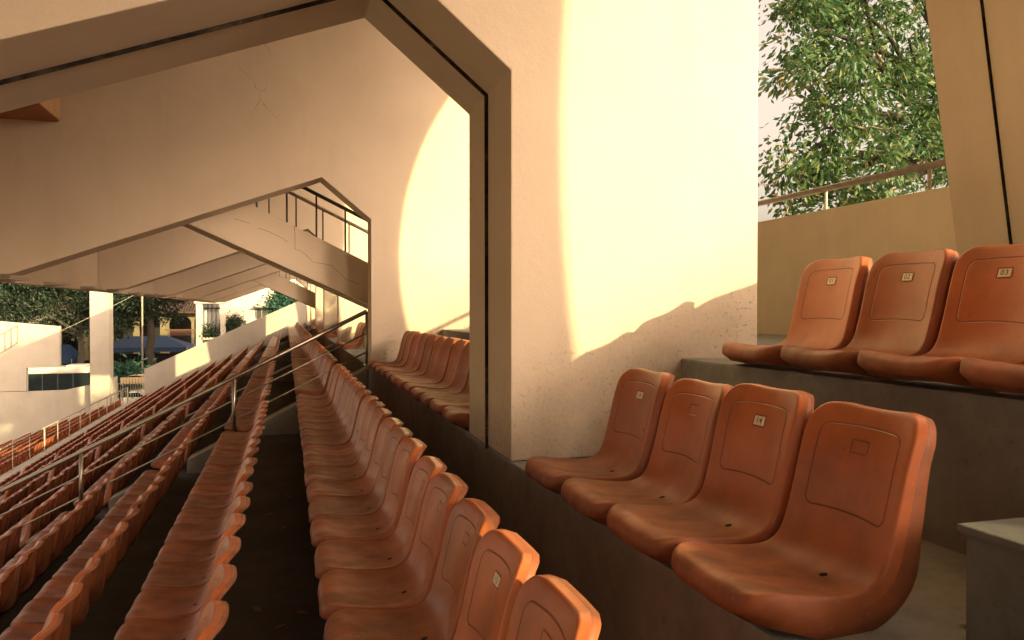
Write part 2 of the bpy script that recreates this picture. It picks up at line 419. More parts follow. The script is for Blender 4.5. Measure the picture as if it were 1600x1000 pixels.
# brown box under the frame
bx = tag(empty('wall_box', (-3.2, 10.1, 2.4)), 'reddish brown box fixed to the wall high in the upper left', 'box')
part(MB().box((-4.3, 9.75, 2.27), (-2.62, 10.63, 2.60)), 'casing', simple('red brown painted board', (.30, .105, .045), .6, .2, 7), bx, bevel=.004)
part(MB().box((-2.618, 9.80, 2.28), (-2.60, 10.60, 2.59)), 'edge_strip', simple('pale edge strip', (.45, .27, .13), .6, .2, 7), bx)

cb = tag(empty('shade_block', (3.75, 2.2, -.26)), 'unseen block added behind the seats to shade the wall, outside the right edge', 'block')  # unseen block, added to cast shade on the near frame's wall
part(MB().prism_y([(3.18, -.258), (3.18, .50), (3.5, .60), (4.3, .66), (4.3, -.258)], 1.9, 2.62), 'body', M['concrete'], cb, bevel=.015)
# ---------------------------------------------------------------- seats
PROF = [(0, -.010), (.010, -.003), (.028, .002), (.055, .003), (.10, -.006), (.17, -.018), (.25, -.024), (.31, -.020), (.355, -.004),
        (.390, .026), (.414, .066), (.431, .115), (.446, .175), (.462, .245), (.480, .310), (.499, .360), (.516, .394), (.522, .402)]
def resample(P, m=400):
    P = np.array(P); t = np.r_[0, np.cumsum(np.hypot(*np.diff(P, axis=0).T))]
    # smooth: Catmull-Rom through the points
    q = []
    for i in range(len(P)-1):
        p0, p1, p2, p3 = P[max(i-1, 0)], P[i], P[i+1], P[min(i+2, len(P)-1)]
        for u in np.linspace(0, 1, 12, endpoint=False):
            q.append(.5*((2*p1)+(-p0+p2)*u+(2*p0-5*p1+4*p2-p3)*u*u+(-p0+3*p1-3*p2+p3)*u**3))
    q.append(P[-1]); q = np.array(q); s = np.r_[0, np.cumsum(np.hypot(*np.diff(q, axis=0).T))]
    return q, s
PQ, PS = resample(PROF); PL = PS[-1]          # PL is close to .87 m
HW = .196
def pr(s):
    """position and unit tangent of the profile at run s, straight beyond its ends"""
    sc = np.clip(s, 0, PL)
    x = np.interp(sc, PS, PQ[:, 0]); z = np.interp(sc, PS, PQ[:, 1]); e = .012
    a = np.clip(sc-e, 0, PL); b = np.clip(sc+e, 0, PL)
    tx = np.interp(b, PS, PQ[:, 0])-np.interp(a, PS, PQ[:, 0]); tz = np.interp(b, PS, PQ[:, 1])-np.interp(a, PS, PQ[:, 1])
    ln = np.hypot(tx, tz); tx, tz = tx/ln, tz/ln
    return x+tx*(s-sc), z+tz*(s-sc), tx, tz
def surf(s, w, off):
    s = np.asarray(s, float); w = np.asarray(w, float)
    x, z, tx, tz = pr(s); nx, nz = -tz, tx
    u = np.clip(np.abs(w)/HW, 0, 1.1)
    back = np.clip((s-.34)/.16, 0, 1); back = back*back*(3-2*back)
    dish = .012*u**4*(1-back)+back*.028*u*u
    thigh = .0035*np.cos(np.clip(w/HW, -1, 1)*2*math.pi)*np.exp(-((s-.055)/.06)**2)
    h = dish-thigh
    q = np.clip((s-.30)/.17, 0, 1); q = q*q*(3-2*q)          # the rim hangs straight down under the pan, backwards behind the back
    dx, dz = nx*q, nz*q+(1-q); ln = np.hypot(dx, dz)
    return np.stack([x+nx*h-dx/ln*off, w, z+nz*h-dz/ln*off], -1)
def seat_mesh(name, ns, nw, rings, lip=True):
    r1, r2 = .095, .080
    t = np.linspace(0, 1, ns+1); e = .5-.5*np.cos(math.pi*t); ss = PL*(.55*t+.45*e)
    V = []; UV = []; F = []
    q = np.clip((ss-.18)/.22, 0, 1); H0 = HW+.014*(1-q*q*(3-2*q)); hw = H0.copy()
    for i, s in enumerate(ss):
        if s < r1: hw[i] = H0[i]-r1+math.sqrt(max(0, r1*r1-(r1-s)**2))
        if s > PL-r2: hw[i] = min(hw[i], HW-r2+math.sqrt(max(0, r2*r2-(s-PL+r2)**2)))
    ww = np.linspace(-1, 1, nw+1)
    Sg = np.repeat(ss[:, None], nw+1, 1); Wg = hw[:, None]*ww[None, :]
    V = list(surf(Sg, Wg, 0).reshape(-1, 3)); UV = list(np.stack([Sg, Wg], -1).reshape(-1, 2))
    idx = lambda i, k: i*(nw+1)+k
    for i in range(ns):
        for k in range(nw): F.append((idx(i, k), idx(i+1, k), idx(i+1, k+1), idx(i, k+1)))
    loop = [(0, k) for k in range(nw+1)]+[(i, nw) for i in range(1, ns+1)]+[(ns, k) for k in range(nw-1, -1, -1)]+[(i, 0) for i in range(ns-1, 0, -1)]
    bs = np.array([ss[i] for i, k in loop]); bw = np.array([Wg[i, k] for i, k in loop])
    os_ = np.zeros(len(loop)); ow = np.zeros(len(loop))
    for q, (s, w) in enumerate(zip(bs, bw)):
        if s < r1-1e-6: v = np.array([s-r1, abs(w)-(HW+.014-r1)])
        elif s > PL-r2+1e-6: v = np.array([s-(PL-r2), abs(w)-(HW-r2)])
        else: v = np.array([0, 1.])
        v[1] = max(v[1], 0); v /= max(1e-9, np.hypot(*v)); os_[q] = v[0]; ow[q] = v[1]*(1 if w > 0 else -1)
    # how far the rim hangs down: deep round the pan, shallower up the back
    sv = np.array([0, .10, .26, .36, .42, .52, .70, PL]); dv = np.array([.078, .092, .098, .098, .092, .070, .052, .050])
    dep = np.interp(bs, sv, dv)
    prev = [idx(i, k) for i, k in loop]
    fw = np.clip(1-bs/.17, 0, 1); fw = fw*fw*(3-2*fw)
    for a0, kf, b0 in rings:
        a = a0+.020*kf*(1-fw)-.050*max(0, kf-.30)*fw
        P = surf(bs+os_*a, bw+ow*a, b0+dep*kf)
        cur = list(range(len(V), len(V)+len(P))); V += list(P); UV += [(-1, -1)]*len(P) if kf > .3 else list(np.stack([bs, bw], -1))
        m = len(P)
        for q in range(m): F.append((prev[q], cur[q], cur[(q+1) % m], prev[(q+1) % m])[::-1])
        prev = cur
    V = np.array(V); UV = np.array(UV)
    me = np_mesh(name, V, np.array(F), M['seat'], True)
    ul = me.uv_layers.new(name='uv'); li = np.zeros(len(me.loops), np.int32); me.loops.foreach_get('vertex_index', li)
    ul.data.foreach_set('uv', UV[li].astype(np.float32).ravel())
    return me, V, np.array(F)
R_HI = [(.003, 0, .0006), (.0075, 0, .003), (.011, 0, .008), (.013, 0, .014), (.0145, .30, .010), (.0140, .60, .006), (.0110, .66, .006), (.0095, 1.0, 0), (.004, 1.0, 0), (.000, .4, 0)]
R_MI = [(.005, 0, .0015), (.011, 0, .008), (.0145, .5, .008), (.0125, 1.0, 0), (.004, .8, 0)]
R_LO = [(.011, 0, .007), (.0125, 1.0, 0)]
SEAT_HI, _, _ = seat_mesh('seat_shell_fine', 56, 22, R_HI)
SEAT_MI, _, _ = seat_mesh('seat_shell_medium', 26, 10, R_MI)
SEAT_LO, VLO, FLO = seat_mesh('seat_shell_small', 11, 4, R_LO)
for me in (SEAT_HI, SEAT_MI): pass
# local frame on the back where the number plate sits
def on_seat(s, w, off=0): return Vector(surf(np.array([s]), np.array([w]), off)[0])
def disc(name, s, w, rad, off, mat, parent, n=14, thick=.0):
    p = on_seat(s, w, -off); c = [on_seat(s+rad*math.cos(2*math.pi*k/n), w+rad*math.sin(2*math.pi*k/n), -off) for k in range(n)]
    o = MB().add([p]+c, [(0, 1+k, 1+(k+1) % n) for k in range(n)]).build(name, mat, parent); return o
def copy_part(src, parent):
    o = src.copy(); C.objects.link(o); o.parent = parent; return o
PARTS = []
PROTO_HOLE = None
def digits_mesh(txt):
    cu = bpy.data.curves.new('digits', 'FONT'); cu.body = txt; cu.size = .031; cu.align_x = 'CENTER'; cu.align_y = 'CENTER'; cu.offset = .0002; cu.resolution_u = 6; cu.space_character = 1.12
    t = bpy.data.objects.new('digits', cu); C.objects.link(t)
    dg = bpy.context.evaluated_depsgraph_get(); me = bpy.data.meshes.new_from_object(t.evaluated_get(dg))
    bpy.data.objects.remove(t); return me
def add_plate(root, txt):
    s0 = .700; p0 = on_seat(s0, 0, -.0016); pu = on_seat(s0+.012, 0, -.0016)
    up = (pu-p0).normalized(); right = Vector((0, -1, 0)); nrm = right.cross(up)
    mb = MB(); hw_, hh = .0262, .0152
    c = [p0+right*a*hw_+up*b*hh+nrm*e for e in (-.002, .0016) for a, b in ((-1, -1), (1, -1), (1, 1), (-1, 1))]
    mb.add(c, [(0, 1, 2, 3), (4, 5, 6, 7), (0, 1, 5, 4), (1, 2, 6, 5), (2, 3, 7, 6), (3, 0, 4, 7)])
    pl = mb.build('number_plate', M['plate'], root); pl['label'] = 'ivory number plate reading '+txt
    dm = digits_mesh(txt)
    for v in dm.vertices:
        q = p0+right*v.co.x+up*v.co.y*.92+nrm*.0024; v.co = q
    dm.materials.append(M['ink']); d = bpy.data.objects.new('digits', dm); C.objects.link(d); d.parent = pl
slots = []                                     # (row, order, x, y_centre, z, lift)
def yc(ynose): return ynose-.5*SP_+.01        # the fitted y is the far corner of the seat
def run(row, ys, x, z):
    for y in ys: slots.append([row, x, y, z])
def blocked(y): return any(a < y-.22 < a+AW for a in AISLES)
y1 = [3.391-SP_*i for i in range(5)]
y1 = y1[:4]
run(1, y1, *nose(1))
run(2, [3.353-SP_*i for i in range(4)], *nose(2))
run(1, [10.42-SP_*i for i in range(12)], *nose(1))
for b0 in (17.25, 24.1, 30.9, 37.7):
    run(1, [b0-SP_*i for i in range(3)], *nose(1))
for j in range(0, -10, -1):
    ph = 3.406 % SP_+.0
    ys = [ph+SP_*i for i in range(0, 110)]
    # each block between two aisles starts flush with its aisle
    run(j, [y for y in ys if y < Y_END-.15 and not blocked(y)], *nose(j))
for i, (xn, zn) in enumerate(LOW):
    run(-20-i, [y for y in np.arange(26.2, Y_END-.15, SP_)], xn, zn)
def project(x, y, z):
    d = y*CY+x*SY; r = x*CY-y*SY
    d2 = d*CP-z*SP; z2 = z*CP+d*SP
    if d2 < .15: return None
    return 800+F_PX*r/d2, 500-F_PX*z2/d2, d2
vis = []
for sl_ in slots:
    row, x, y, z = sl_
    best = None; inside = False
    for dx, dz in ((0, 0), (.5, .4), (.2, .15), (.5, .1), (.0, -.08)):
        for dy in (0, -.44):
            p = project(x+dx, y+dy, z+dz)
            if p:
                best = p[2] if best is None else min(best, p[2])
                if -10 < p[0] < 1610 and -10 < p[1] < 1010: inside = True
    if inside: vis.append((best, sl_, True))
ind = sorted([v for v in vis if v[2]], key=lambda v: v[0])
chosen = {id(v[1]) for v in ind[:300]}
words = ['first', 'second', 'third', 'fourth', 'fifth', 'sixth', 'seventh', 'eighth', 'ninth', 'tenth', 'eleventh', 'twelfth', 'thirteenth', 'fourteenth',
         'fifteenth', 'sixteenth', 'seventeenth', 'eighteenth', 'nineteenth', 'twentieth']
words += ['twenty-'+w for w in words[:9]]+['thirtieth']; words += ['thirty-'+w for w in words[:9]]+['fortieth']
def row_name(j):
    if j == 0: return 'row right of dark gangway'
    if j == -1: return 'row left of dark gangway'
    return '%s row left of dark gangway' % words[-j-1]
NUM1 = {0: '16', 2: '14'}; NUM2 = {0: '01', 1: '02', 2: '03', 3: '04'}
LAB1 = ['orange seat numbered 16 beside the cream wall, smallest of the foreground four', 'orange seat with an empty number recess between the seats numbered 16 and 14',
        'orange seat numbered 14 in the right foreground row', 'largest orange seat with an empty number recess, nearest in the right foreground row', 'orange seat just outside the lower right corner']
LAB2 = ['orange seat numbered 01 in front of the ochre parapet', 'orange seat numbered 02 between seats 01 and 03 on the upper step', 'orange seat numbered 03 on the upper step',
        'orange seat cut by the right edge, only its front lip showing']
counters = {}; hole0 = None
rest = []
SR = random.Random(5)
order = sorted([v for v in vis if id(v[1]) in chosen or not v[2]], key=lambda v: (v[1][0], v[1][2]))
for d, sl_, ins in order:
    row, x, y, z = sl_
    hi = d < 5.5
    me = SEAT_HI if hi else (SEAT_MI if d < 13 else SEAT_LO)
    fg1 = row == 1 and y < 3.6; fg2 = row == 2
    parts = d < 5.5
    loc = (x+SR.uniform(-.004, .004), yc(y)+SR.uniform(-.003, .003), z+SR.uniform(-.003, .003)-.002)
    o = bpy.data.objects.new('stadium_seat', None if parts else me); C.objects.link(o); o.location = loc
    o.rotation_euler = (SR.uniform(-.008, .008), SR.uniform(-.018, .018), SR.uniform(-.018, .018))
    if parts:
        sh = bpy.data.objects.new('shell', me); C.objects.link(sh); sh.parent = o
        if hole0 is None: hole0 = disc('drain_hole', .325, -.055, .0115, .0012, M['hole'], o)
        else: copy_part(hole0, o)
    grp = 'orange seats on the terrace'
    if fg1:
        i = int(round((3.391-y)/SP_)); lab = LAB1[min(i, 4)]
        if parts and i in NUM1: add_plate(o, NUM1[i])
    elif fg2:
        i = int(round((3.353-y)/SP_)); lab = LAB2[min(i, 3)]
        if parts: add_plate(o, NUM2[i])
    elif row == 1 and y < 11:
        i = int(round((10.42-y)/SP_)); lab = 'sunlit orange seat, %s from the wall of the second portal frame' % words[i]
    elif row == 1:
        lab = '%s small orange seat on the upper step just before the %s portal frame' % (('first', 'second', 'third')[int(round(((y-17.25) % 6.8)/-SP_)) % 3], ords[2+int((y-10)//6.85)] if y < 44 else 'last'); grp = 'far seats beyond the second portal frame'
    else:
        k = counters.setdefault(row, [0, 0])
        if y < AISLES[0]+.02:
            # count from the first seat the photograph shows
            if ins:
                w_ = words[k[0]] if k[0] < 30 else None; k[0] += 1
                lab = 'orange seat %s from near end of %s' % (w_, row_name(row)) if w_ else 'orange seat past the thirtieth, before the handrail, in '+row_name(row)
            else: lab = 'orange seat just outside the photo at near end of '+row_name(row)
        else:
            k[1] += 1; lab = 'small orange seat %s beyond the steel handrail in %s' % (words[min(k[1], 40)-1], row_name(row))
        if row == 0 and parts and abs(y-(3.406-SP_*2)) < .2: add_plate(o, '15')
        grp = 'orange seats in the '+row_name(row)
    tag(o, lab, 'seat', grp)
# all the rest: too small and too many to pick out one by one
far = [v[1] for v in vis if v[2] and id(v[1]) not in chosen]
P = np.array([[s[1], yc(s[2]), s[3]] for s in far])+rng.normal(0, .004, (len(far), 3))
V = (VLO[None]+P[:, None]).reshape(-1, 3); F = (FLO[None]+(np.arange(len(far))*len(VLO))[:, None, None]).reshape(-1, FLO.shape[1])
me = np_mesh('far_seats', V, F, M['seat'], True); ul = me.uv_layers.new(name='uv')
o = bpy.data.objects.new('far_seats', me); C.objects.link(o)
tag(o, 'rows of tiny far orange seats beyond the handrail and in the lower block', 'seats', kind='stuff')

# ---------------------------------------------------------------- a little litter
LR = random.Random(17); lm = simple('dry leaf', (.16, .10, .05), .8, .3, 40); leaf0 = None
spots = [(1.42, 1.66, edge(1)[1]), (1.36, 1.75, edge(1)[1]), (1.60, 1.52, edge(1)[1]), (1.24, 2.2, edge(1)[1]), (1.78, 1.9, edge(1)[1]), (2.25, 3.2, edge(2)[1]), (2.8, 3.55, edge(2)[1])]
for k in range(8): spots.append((LR.uniform(-.42, .1), LR.uniform(3.2, 7.5), edge(-1)[1]))
for x, y, z in spots:
    if leaf0 is None:
        q = []
        for i in range(9):
            t = i/8; w_ = .014*math.sin(math.pi*t)**.8
            q += [(.06*t-.03, w_, .004+.010*t*t), (.06*t-.03, -w_, .004+.006*t*t+.004*w_/.014)]
        leaf0 = MB().add(q, [(2*i, 2*i+1, 2*i+3, 2*i+2) for i in range(8)]).build('dry_leaf', lm); o = leaf0
    else: o = leaf0.copy(); C.objects.link(o)
    o.location = (x, y, z); o.rotation_euler = (0, 0, LR.uniform(0, 6.28)); sc = LR.uniform(.7, 1.3); o.scale = (sc, sc, sc)
    if z > -1: tag(o, 'small dry leaf lying on the concrete near the right foreground seats', 'leaf', 'dry leaves near the foreground seats')
    else: tag(o, 'small dry leaf lying on the dark gangway floor', 'leaf', 'dry leaves on the dark gangway')
# ---------------------------------------------------------------- handrails
hr = tag(empty('handrail', (0, 11.2, -1.7)), 'long steel three bar handrail descending across the rows of seats', 'handrail')
YR = 11.2
posts = []
for j in (1, -1, -3, -5, -7):
    x, z = edge(j); x += .05 if j < 1 else 0; posts.append((x, z))
H = .76
pts = [(x, YR, z+H) for x, z in posts]
part(MB().tube([(1.10, YR, posts[0][1]+H)]+pts[1:], .030, 12), 'top_rail', M['steel'], hr, smooth=True)
for f in (.60, .25):
    part(MB().tube([(x, YR, z+H*f) for x, z in posts], .0105, 8), 'mid_rail', M['steel'], hr, smooth=True)
for x, z in posts:
    part(MB().tube([(x, YR, z-.02), (x, YR, z+H)], .026, 12), 'post', M['steel'], hr, smooth=True)
    part(MB().tube([(x, YR, z-.01), (x, YR, z+.012)], .055, 12), 'foot_plate', M['steel'], hr)
cr = tag(empty('concourse_rail', (-8.80, 40, -5.34)), 'thin pale rail along the concourse in front of the lower seats', 'railing')
part(MB().tube([(-8.80, 22, -4.46), (-8.80, 49.6, -4.46)], .028, 8), 'top_rail', M['pale_concrete'], cr, smooth=True)
for k, y in enumerate(np.arange(22.6, 49.7, 1.8)):
    part(MB().tube([(-8.80, y, -5.36), (-8.80, y, -4.46)], .030 if k % 3 == 0 else .018, 6), 'post', M['pale_concrete'], cr, smooth=True)

# ---------------------------------------------------------------- end walls of the stand
YW = 50.02
def wall_px(name, px, y0, y1, mat, label, cat, extra=None, group=None):
    poly = [(at(u, v, y0)[0], at(u, v, y0)[2]) for u, v in px]
    if extra: poly = extra(poly)
    o = MB().prism_y(poly, y0, y1).build(name, mat, bevel=.02); return tag(o, label, cat, group)
wall_px('end_parapet', [(225, 577), (385, 506), (488, 461)], YW, YW+.35, M['white_plaster'], 'sloping white end parapet behind the tips of the seat rows', 'wall',
        lambda p: p+[(3.2, p[-1][1]), (3.2, -8.3), (p[0][0], -8.3)])
pier = [at(386, 521, YW-.03), at(486, 470, YW-.03)]
wall_px('low_end_wall', [(-90, 612), (41, 612), (100, 610), (138, 602), (182, 588)], YW+.06, YW+.4, M['white_plaster'], 'low white end wall under the big white column, its top stained', 'wall',
        lambda p: p+[(p[-1][0], -8.3), (p[0][0], -8.3)])
def tb(p): return p
wall_px('stair_tower', [(-90, 496), (0, 502), (93, 510), (93, 571), (41, 575), (41, 611.5), (-90, 611.5)], YW+.03, YW+.42, M['white_plaster'], 'white blank stair tower with stained top at the left edge', 'tower')
x0 = at(140, 500, YW-.5)[0]; x1 = at(170.5, 500, YW-.5)[0]
o = MB().box((x0, YW-.5, -7.6), (x1, YW+.6, 4.5)).build('column', M['white_plaster'], bevel=.03)
tag(o, 'tall square white column rising from the low end wall to the eave', 'column')
tr = tag(empty('stair_rail', at(10, 560, YW-.12)), 'thin rusty stair rail fixed on the white stair tower', 'railing')
A_ = [at(-40, 577, YW-.08), at(28, 535, YW-.08)]; B_ = [at(-40, 545, YW-.08), at(28, 508, YW-.08)]
part(MB().tube(A_, .03, 6), 'bottom_rail', M['paint_rail'], tr); part(MB().tube(B_, .03, 6), 'top_rail', M['paint_rail'], tr)
for k in range(8):
    t = k/7; p = Vector(A_[0]).lerp(Vector(A_[1]), t); q = Vector(B_[0]).lerp(Vector(B_[1]), t)
    part(MB().tube([p, q], .018, 6), 'baluster', M['paint_rail'], tr)

# ---------------------------------------------------------------- trees
def crown(name, mat, blobs, n_leaf, size, parent, droop=.5, seed=1, aspect=2.4):
    r = np.random.default_rng(seed); blobs = np.array(blobs, float)
    vol = blobs[:, 3]**2.2; per = 84; nc = max(8, n_leaf//per); pick = r.choice(len(blobs), nc, p=vol/vol.sum())
    dirv = r.normal(size=(nc, 3)); dirv /= np.linalg.norm(dirv, axis=1)[:, None]
    rad = blobs[pick, 3]*(.30+.72*r.random(nc)**.45)
    cen = blobs[pick, :3]+dirv*rad[:, None]*np.array([1, 1, .9])
    cr = size*(1.15+.8*r.random(nc))
    c = np.repeat(cen, per, 0)+r.normal(0, 1, (nc*per, 3))*np.repeat(cr, per)[:, None]*np.array([.85, .85, .7])
    m = len(c); L = size*(.7+.6*r.random(m)); Wd = L/aspect
    cax = r.normal(size=(nc, 3)); cax[:, 2] = cax[:, 2]*.5-droop*.8
    ax = np.repeat(cax, per, 0)*.8+(c-np.repeat(cen, per, 0))/np.repeat(cr, per)[:, None]*.6+r.normal(0, .45, (m, 3)); ax[:, 2] -= droop*.5
    ax /= np.linalg.norm(ax, axis=1)[:, None]
    sd = np.cross(ax, r.normal(size=(m, 3))); sd /= np.linalg.norm(sd, axis=1)[:, None]
    nr = np.cross(ax, sd)
    v = np.stack([c, c+ax*(L*.5)[:, None]+sd*(Wd*.5)[:, None]+nr*(L*.06)[:, None], c+ax*L[:, None], c+ax*(L*.5)[:, None]-sd*(Wd*.5)[:, None]+nr*(L*.06)[:, None]], 1).reshape(-1, 3)
    f = np.arange(m*4).reshape(-1, 4)
    o = bpy.data.objects.new(name, np_mesh(name, v, f, mat)); C.objects.link(o); o.parent = parent
    o.location = tuple(-x for x in parent.location); return o
def limb_path(a, b, r, n=6, wob=.12):
    a = Vector(a); b = Vector(b); L = (b-a).length; pts = []
    for k in range(n+1):
        t = k/n; p = a.lerp(b, t)
        if 0 < k < n: p += Vector((r.uniform(-1, 1), r.uniform(-1, 1), r.uniform(-.5, .5)))*L*wob*.4
        pts.append(p)
    return pts
def tree(loc, label, blobs, leaf_n, leaf_s, mat, trunk_r, fork, seed, droop=.5, twigs=0, twig_mat=None, group='trees around the stand', cat='tree', name='tree', aspect=2.4):
    r = random.Random(seed); root = tag(empty(name, loc), label, cat, group)
    fork = Vector(fork); pts = limb_path(loc, fork, r, 6, .06)
    mb = MB().tube(pts, [trunk_r*(1-.5*k/6) for k in range(7)], 10)
    part(mb, 'trunk', M['bark'], root, smooth=True)
    mb = MB()
    for bx_, by, bz, br in blobs:
        p = limb_path(fork, (bx_, by, bz), r, 5, .16); mb.tube(p, [trunk_r*.42*(1-.16*k) for k in range(6)], 6)
    part(mb, 'limbs', M['bark'], root, smooth=True)
    if twigs:
        mb = MB()
        for k in range(twigs):
            bx_, by, bz, br = r.choice(blobs)
            d = Vector((r.gauss(0, 1), r.gauss(0, 1), r.gauss(0, .7))).normalized()
            a = Vector((bx_, by, bz))+d*br*r.uniform(.1, .7); e = a+(d+Vector((r.uniform(-.6, .6), r.uniform(-.6, .6), -.25)))*br*r.uniform(.4, .8)
            mb.tube(limb_path(a, e, r, 5, .25), [.024*(1-.14*q) for q in range(6)], 5)
        part(mb, 'twigs', twig_mat or M['palebark'], root)['kind'] = 'stuff'
    crown('crown', mat, blobs, leaf_n, leaf_s, root, droop, seed, aspect)
    return root
# big tree at the upper right behind the parapet
rb = random.Random(3); blobs = []
def P3(u, v, Y): return at(u, v, Y)
for u, v, Y, r in [(1270, 40, 13.4, .95), (1350, 20, 13.8, 1.1), (1420, 60, 13.2, 1.0), (1300, 120, 13.0, .9), (1390, 140, 13.6, 1.1), (1290, 200, 13.2, .80), (1360, 235, 13.0, .9),
                   (1440, 230, 13.9, .9), (1245, 245, 13.4, .55), (1232, 110, 13.0, .45), (1300, 285, 13.5, .65), (1390, 300, 13.2, .6), (1460, 150, 13.5, .9), (1310, -60, 13.5, 1.3), (1430, -70, 13.8, 1.4),
                   (1235, 320, 13.7, .40), (1215, 270, 13.6, .30), (1540, 60, 14.5, 1.5), (1540, 220, 14.5, 1.3), (1400, -180, 14, 1.8), (1205, 290, 13.5, .25), (1460, 285, 13.4, .5), (1330, 330, 13.9, .5)]:
    x, y, z = P3(u, v, Y); blobs.append((x, y, z, r))
fx = at(1500, 230, 14.4)
tree((fx[0]+.6, 14.6, -8.3), 'big sunlit tree with drooping glossy leaves behind the back parapet', blobs, 27000, .16, M['leaf'], .30, fx, 21, .75, 70, M['palebark'])
# dark trees beyond the far end
def far_tree(us, Y, label, seed, trunk_u, trunk_v, n=14000, mat='dark_leaf', size=.34, tr=.45):
    bl = [(*at(u, v, Y+dy), r) for u, v, r, dy in us]
    f = at(trunk_u, trunk_v, Y); base = at(trunk_u, trunk_v+40, Y)
    tree((base[0], Y, -8.3), label, bl, n, size, M[mat], tr, f, seed, .4, group='dark trees beyond the end of the stand')
far_tree([(-30, 440, 3.2, 0), (20, 470, 2.2, 0), (40, 430, 3, 1), (85, 455, 2.4, -1), (100, 420, 3, 0), (70, 490, 1.8, 0), (130, 470, 2.0, 1), (20, 500, 1.6, 1), (120, 505, 1.3, 0)], 84,
         'dense dark green tree above the white stair tower', 31, 126, 520, 20000)
far_tree([(190, 455, 1.9, 0), (215, 430, 2.4, 1), (260, 440, 2.4, 0), (300, 430, 2.6, 1), (240, 470, 1.3, -1), (185, 490, 1.5, 1), (275, 462, 1.2, 0), (205, 475, 1.3, -1), (270, 490, 1.0, 2), (200, 500, 1.0, 0)], 80,
         'slim dark tree with a straight trunk in front of the arcade', 32, 236, 480, 14000, tr=.52)
far_tree([(150, 430, 3, 0), (50, 400, 4, 0), (230, 400, 4, 0), (330, 400, 4, 2), (-60, 470, 3.5, 0), (-60, 540, 3, 0), (10, 530, 2.4, 3), (60, 540, 2.2, 3), (100, 540, 2.0, 3), (160, 540, 2.0, 3), (150, 500, 2.2, 3)], 97,
         'broad shadowy tree filling the background behind the other dark trees', 33, 160, 500, 20000)
x, y, z = at(452, 462, 60)
tree((x, 60, -8.3), 'bright blue green bush above the sloping end parapet', [(*at(440, 470, 60), 1.0), (*at(455, 458, 60), .95), (*at(468, 465, 60), .8), (*at(430, 480, 60), .7), (*at(450, 478, 59.6), 1.0), (*at(425, 489, 60), .5)], 5000, .22,
     M['teal_leaf'], .16, at(450, 490, 60), 41, .3, name='tree')
# ---------------------------------------------------------------- buildings and things beyond the end wall
yb = 98; MY = simple('tree-shaded ochre paint', (.15, .12, .065), .85, .25, 1.5); MT = simple('tree-shaded roof tile', (.065, .04, .03), .9, .35, 3); MDK = simple('dark interior wall', (.02, .018, .015), .9, .3, 2)  # ochre and tile colours darkened to stand in for the trees' shade
ar = tag(empty('arcade_building', (at(240, 500, yb)[0], yb, -8.3)), 'yellow arcaded building with a tiled roof behind the tree trunk', 'building')
def arch_wall(px0, px1, vtop, vbot, arches):
    P0 = at(px0, vtop, yb); P1 = at(px1, vbot, yb); xs0, xs1, zt, zb = P0[0], P1[0], P0[2], P1[2]
    mb = MB(); cur = xs0
    for a0, a1, vs, vc in arches:
        A0 = at(a0, vs, yb); A1 = at(a1, vs, yb); zc = at(a0, vc, yb)[2]
        mb.prism_y([(cur, zb), (cur, zt), (A0[0], zt), (A0[0], zb)], yb, yb+.5)
        n = 10; pts = []
        for k in range(n+1):
            q = math.pi*(1-k/n); cx = (A0[0]+A1[0])/2; pts.append((cx+(A1[0]-A0[0])/2*math.cos(q), A0[2]+(zc-A0[2])*math.sin(q)))
        for k in range(n):
            mb.prism_y([pts[k], (pts[k][0], zt), (pts[k+1][0], zt), pts[k+1]], yb, yb+.5)
        cur = A1[0]
    mb.prism_y([(cur, zb), (cur, zt), (xs1, zt), (xs1, zb)], yb, yb+.5)
    return mb
part(arch_wall(80, 330, 486, 560, [(95, 130, 512, 497), (138, 166, 512, 497), (176, 208, 505, 491), (217, 250, 505, 491), (264, 299, 505, 493), (303, 309, 506, 497)]), 'wall', MY, ar)
part(MB().box((at(80, 500, yb)[0], yb+3.5, -8.3), (at(330, 500, yb)[0], yb+9, at(80, 486, yb)[2])), 'rear_wall', MDK, ar)
zr = at(200, 487, yb)[2]; xa, xb = at(70, 480, yb)[0], at(335, 480, yb)[0]
mb = MB()
ze = zr+1.5
mb.add([(xa, yb-1.3, zr), (xb, yb-1.3, zr), (xb, yb+4, ze), (xa, yb+4, ze), (xa, yb-1.3, zr-.18), (xb, yb-1.3, zr-.18), (xb, yb+4, ze-.2), (xa, yb+4, ze-.2)],
       [(0, 1, 2, 3), (4, 5, 6, 7), (0, 1, 5, 4), (1, 2, 6, 5), (2, 3, 7, 6), (3, 0, 4, 7)])
rf = part(mb, 'roof', MT, ar)
mb = MB()
for k in range(60):
    x = xa+(xb-xa)*(k+.5)/60; mb.tube([(x, yb-1.36, zr+.03), (x, yb+4, ze+.03)], .10, 5)
tl = part(mb, 'roof_tiles', MT, ar); tl['kind'] = 'stuff'
mb = MB()
for k in range(28):
    x = at(262, 520, yb-2)[0]+k*.11; mb.box((x, yb-2, at(200, 524, yb)[2]), (x+.05, yb-1.95, at(200, 516, yb)[2]))
mb.box((at(258, 520, yb-2)[0], yb-2.02, at(200, 516, yb)[2]), (at(310, 520, yb-2)[0], yb-1.93, at(200, 515, yb)[2]+.05))
part(mb, 'balustrade', simple('red brown fence', (.11, .05, .035), .7, .2), ar)
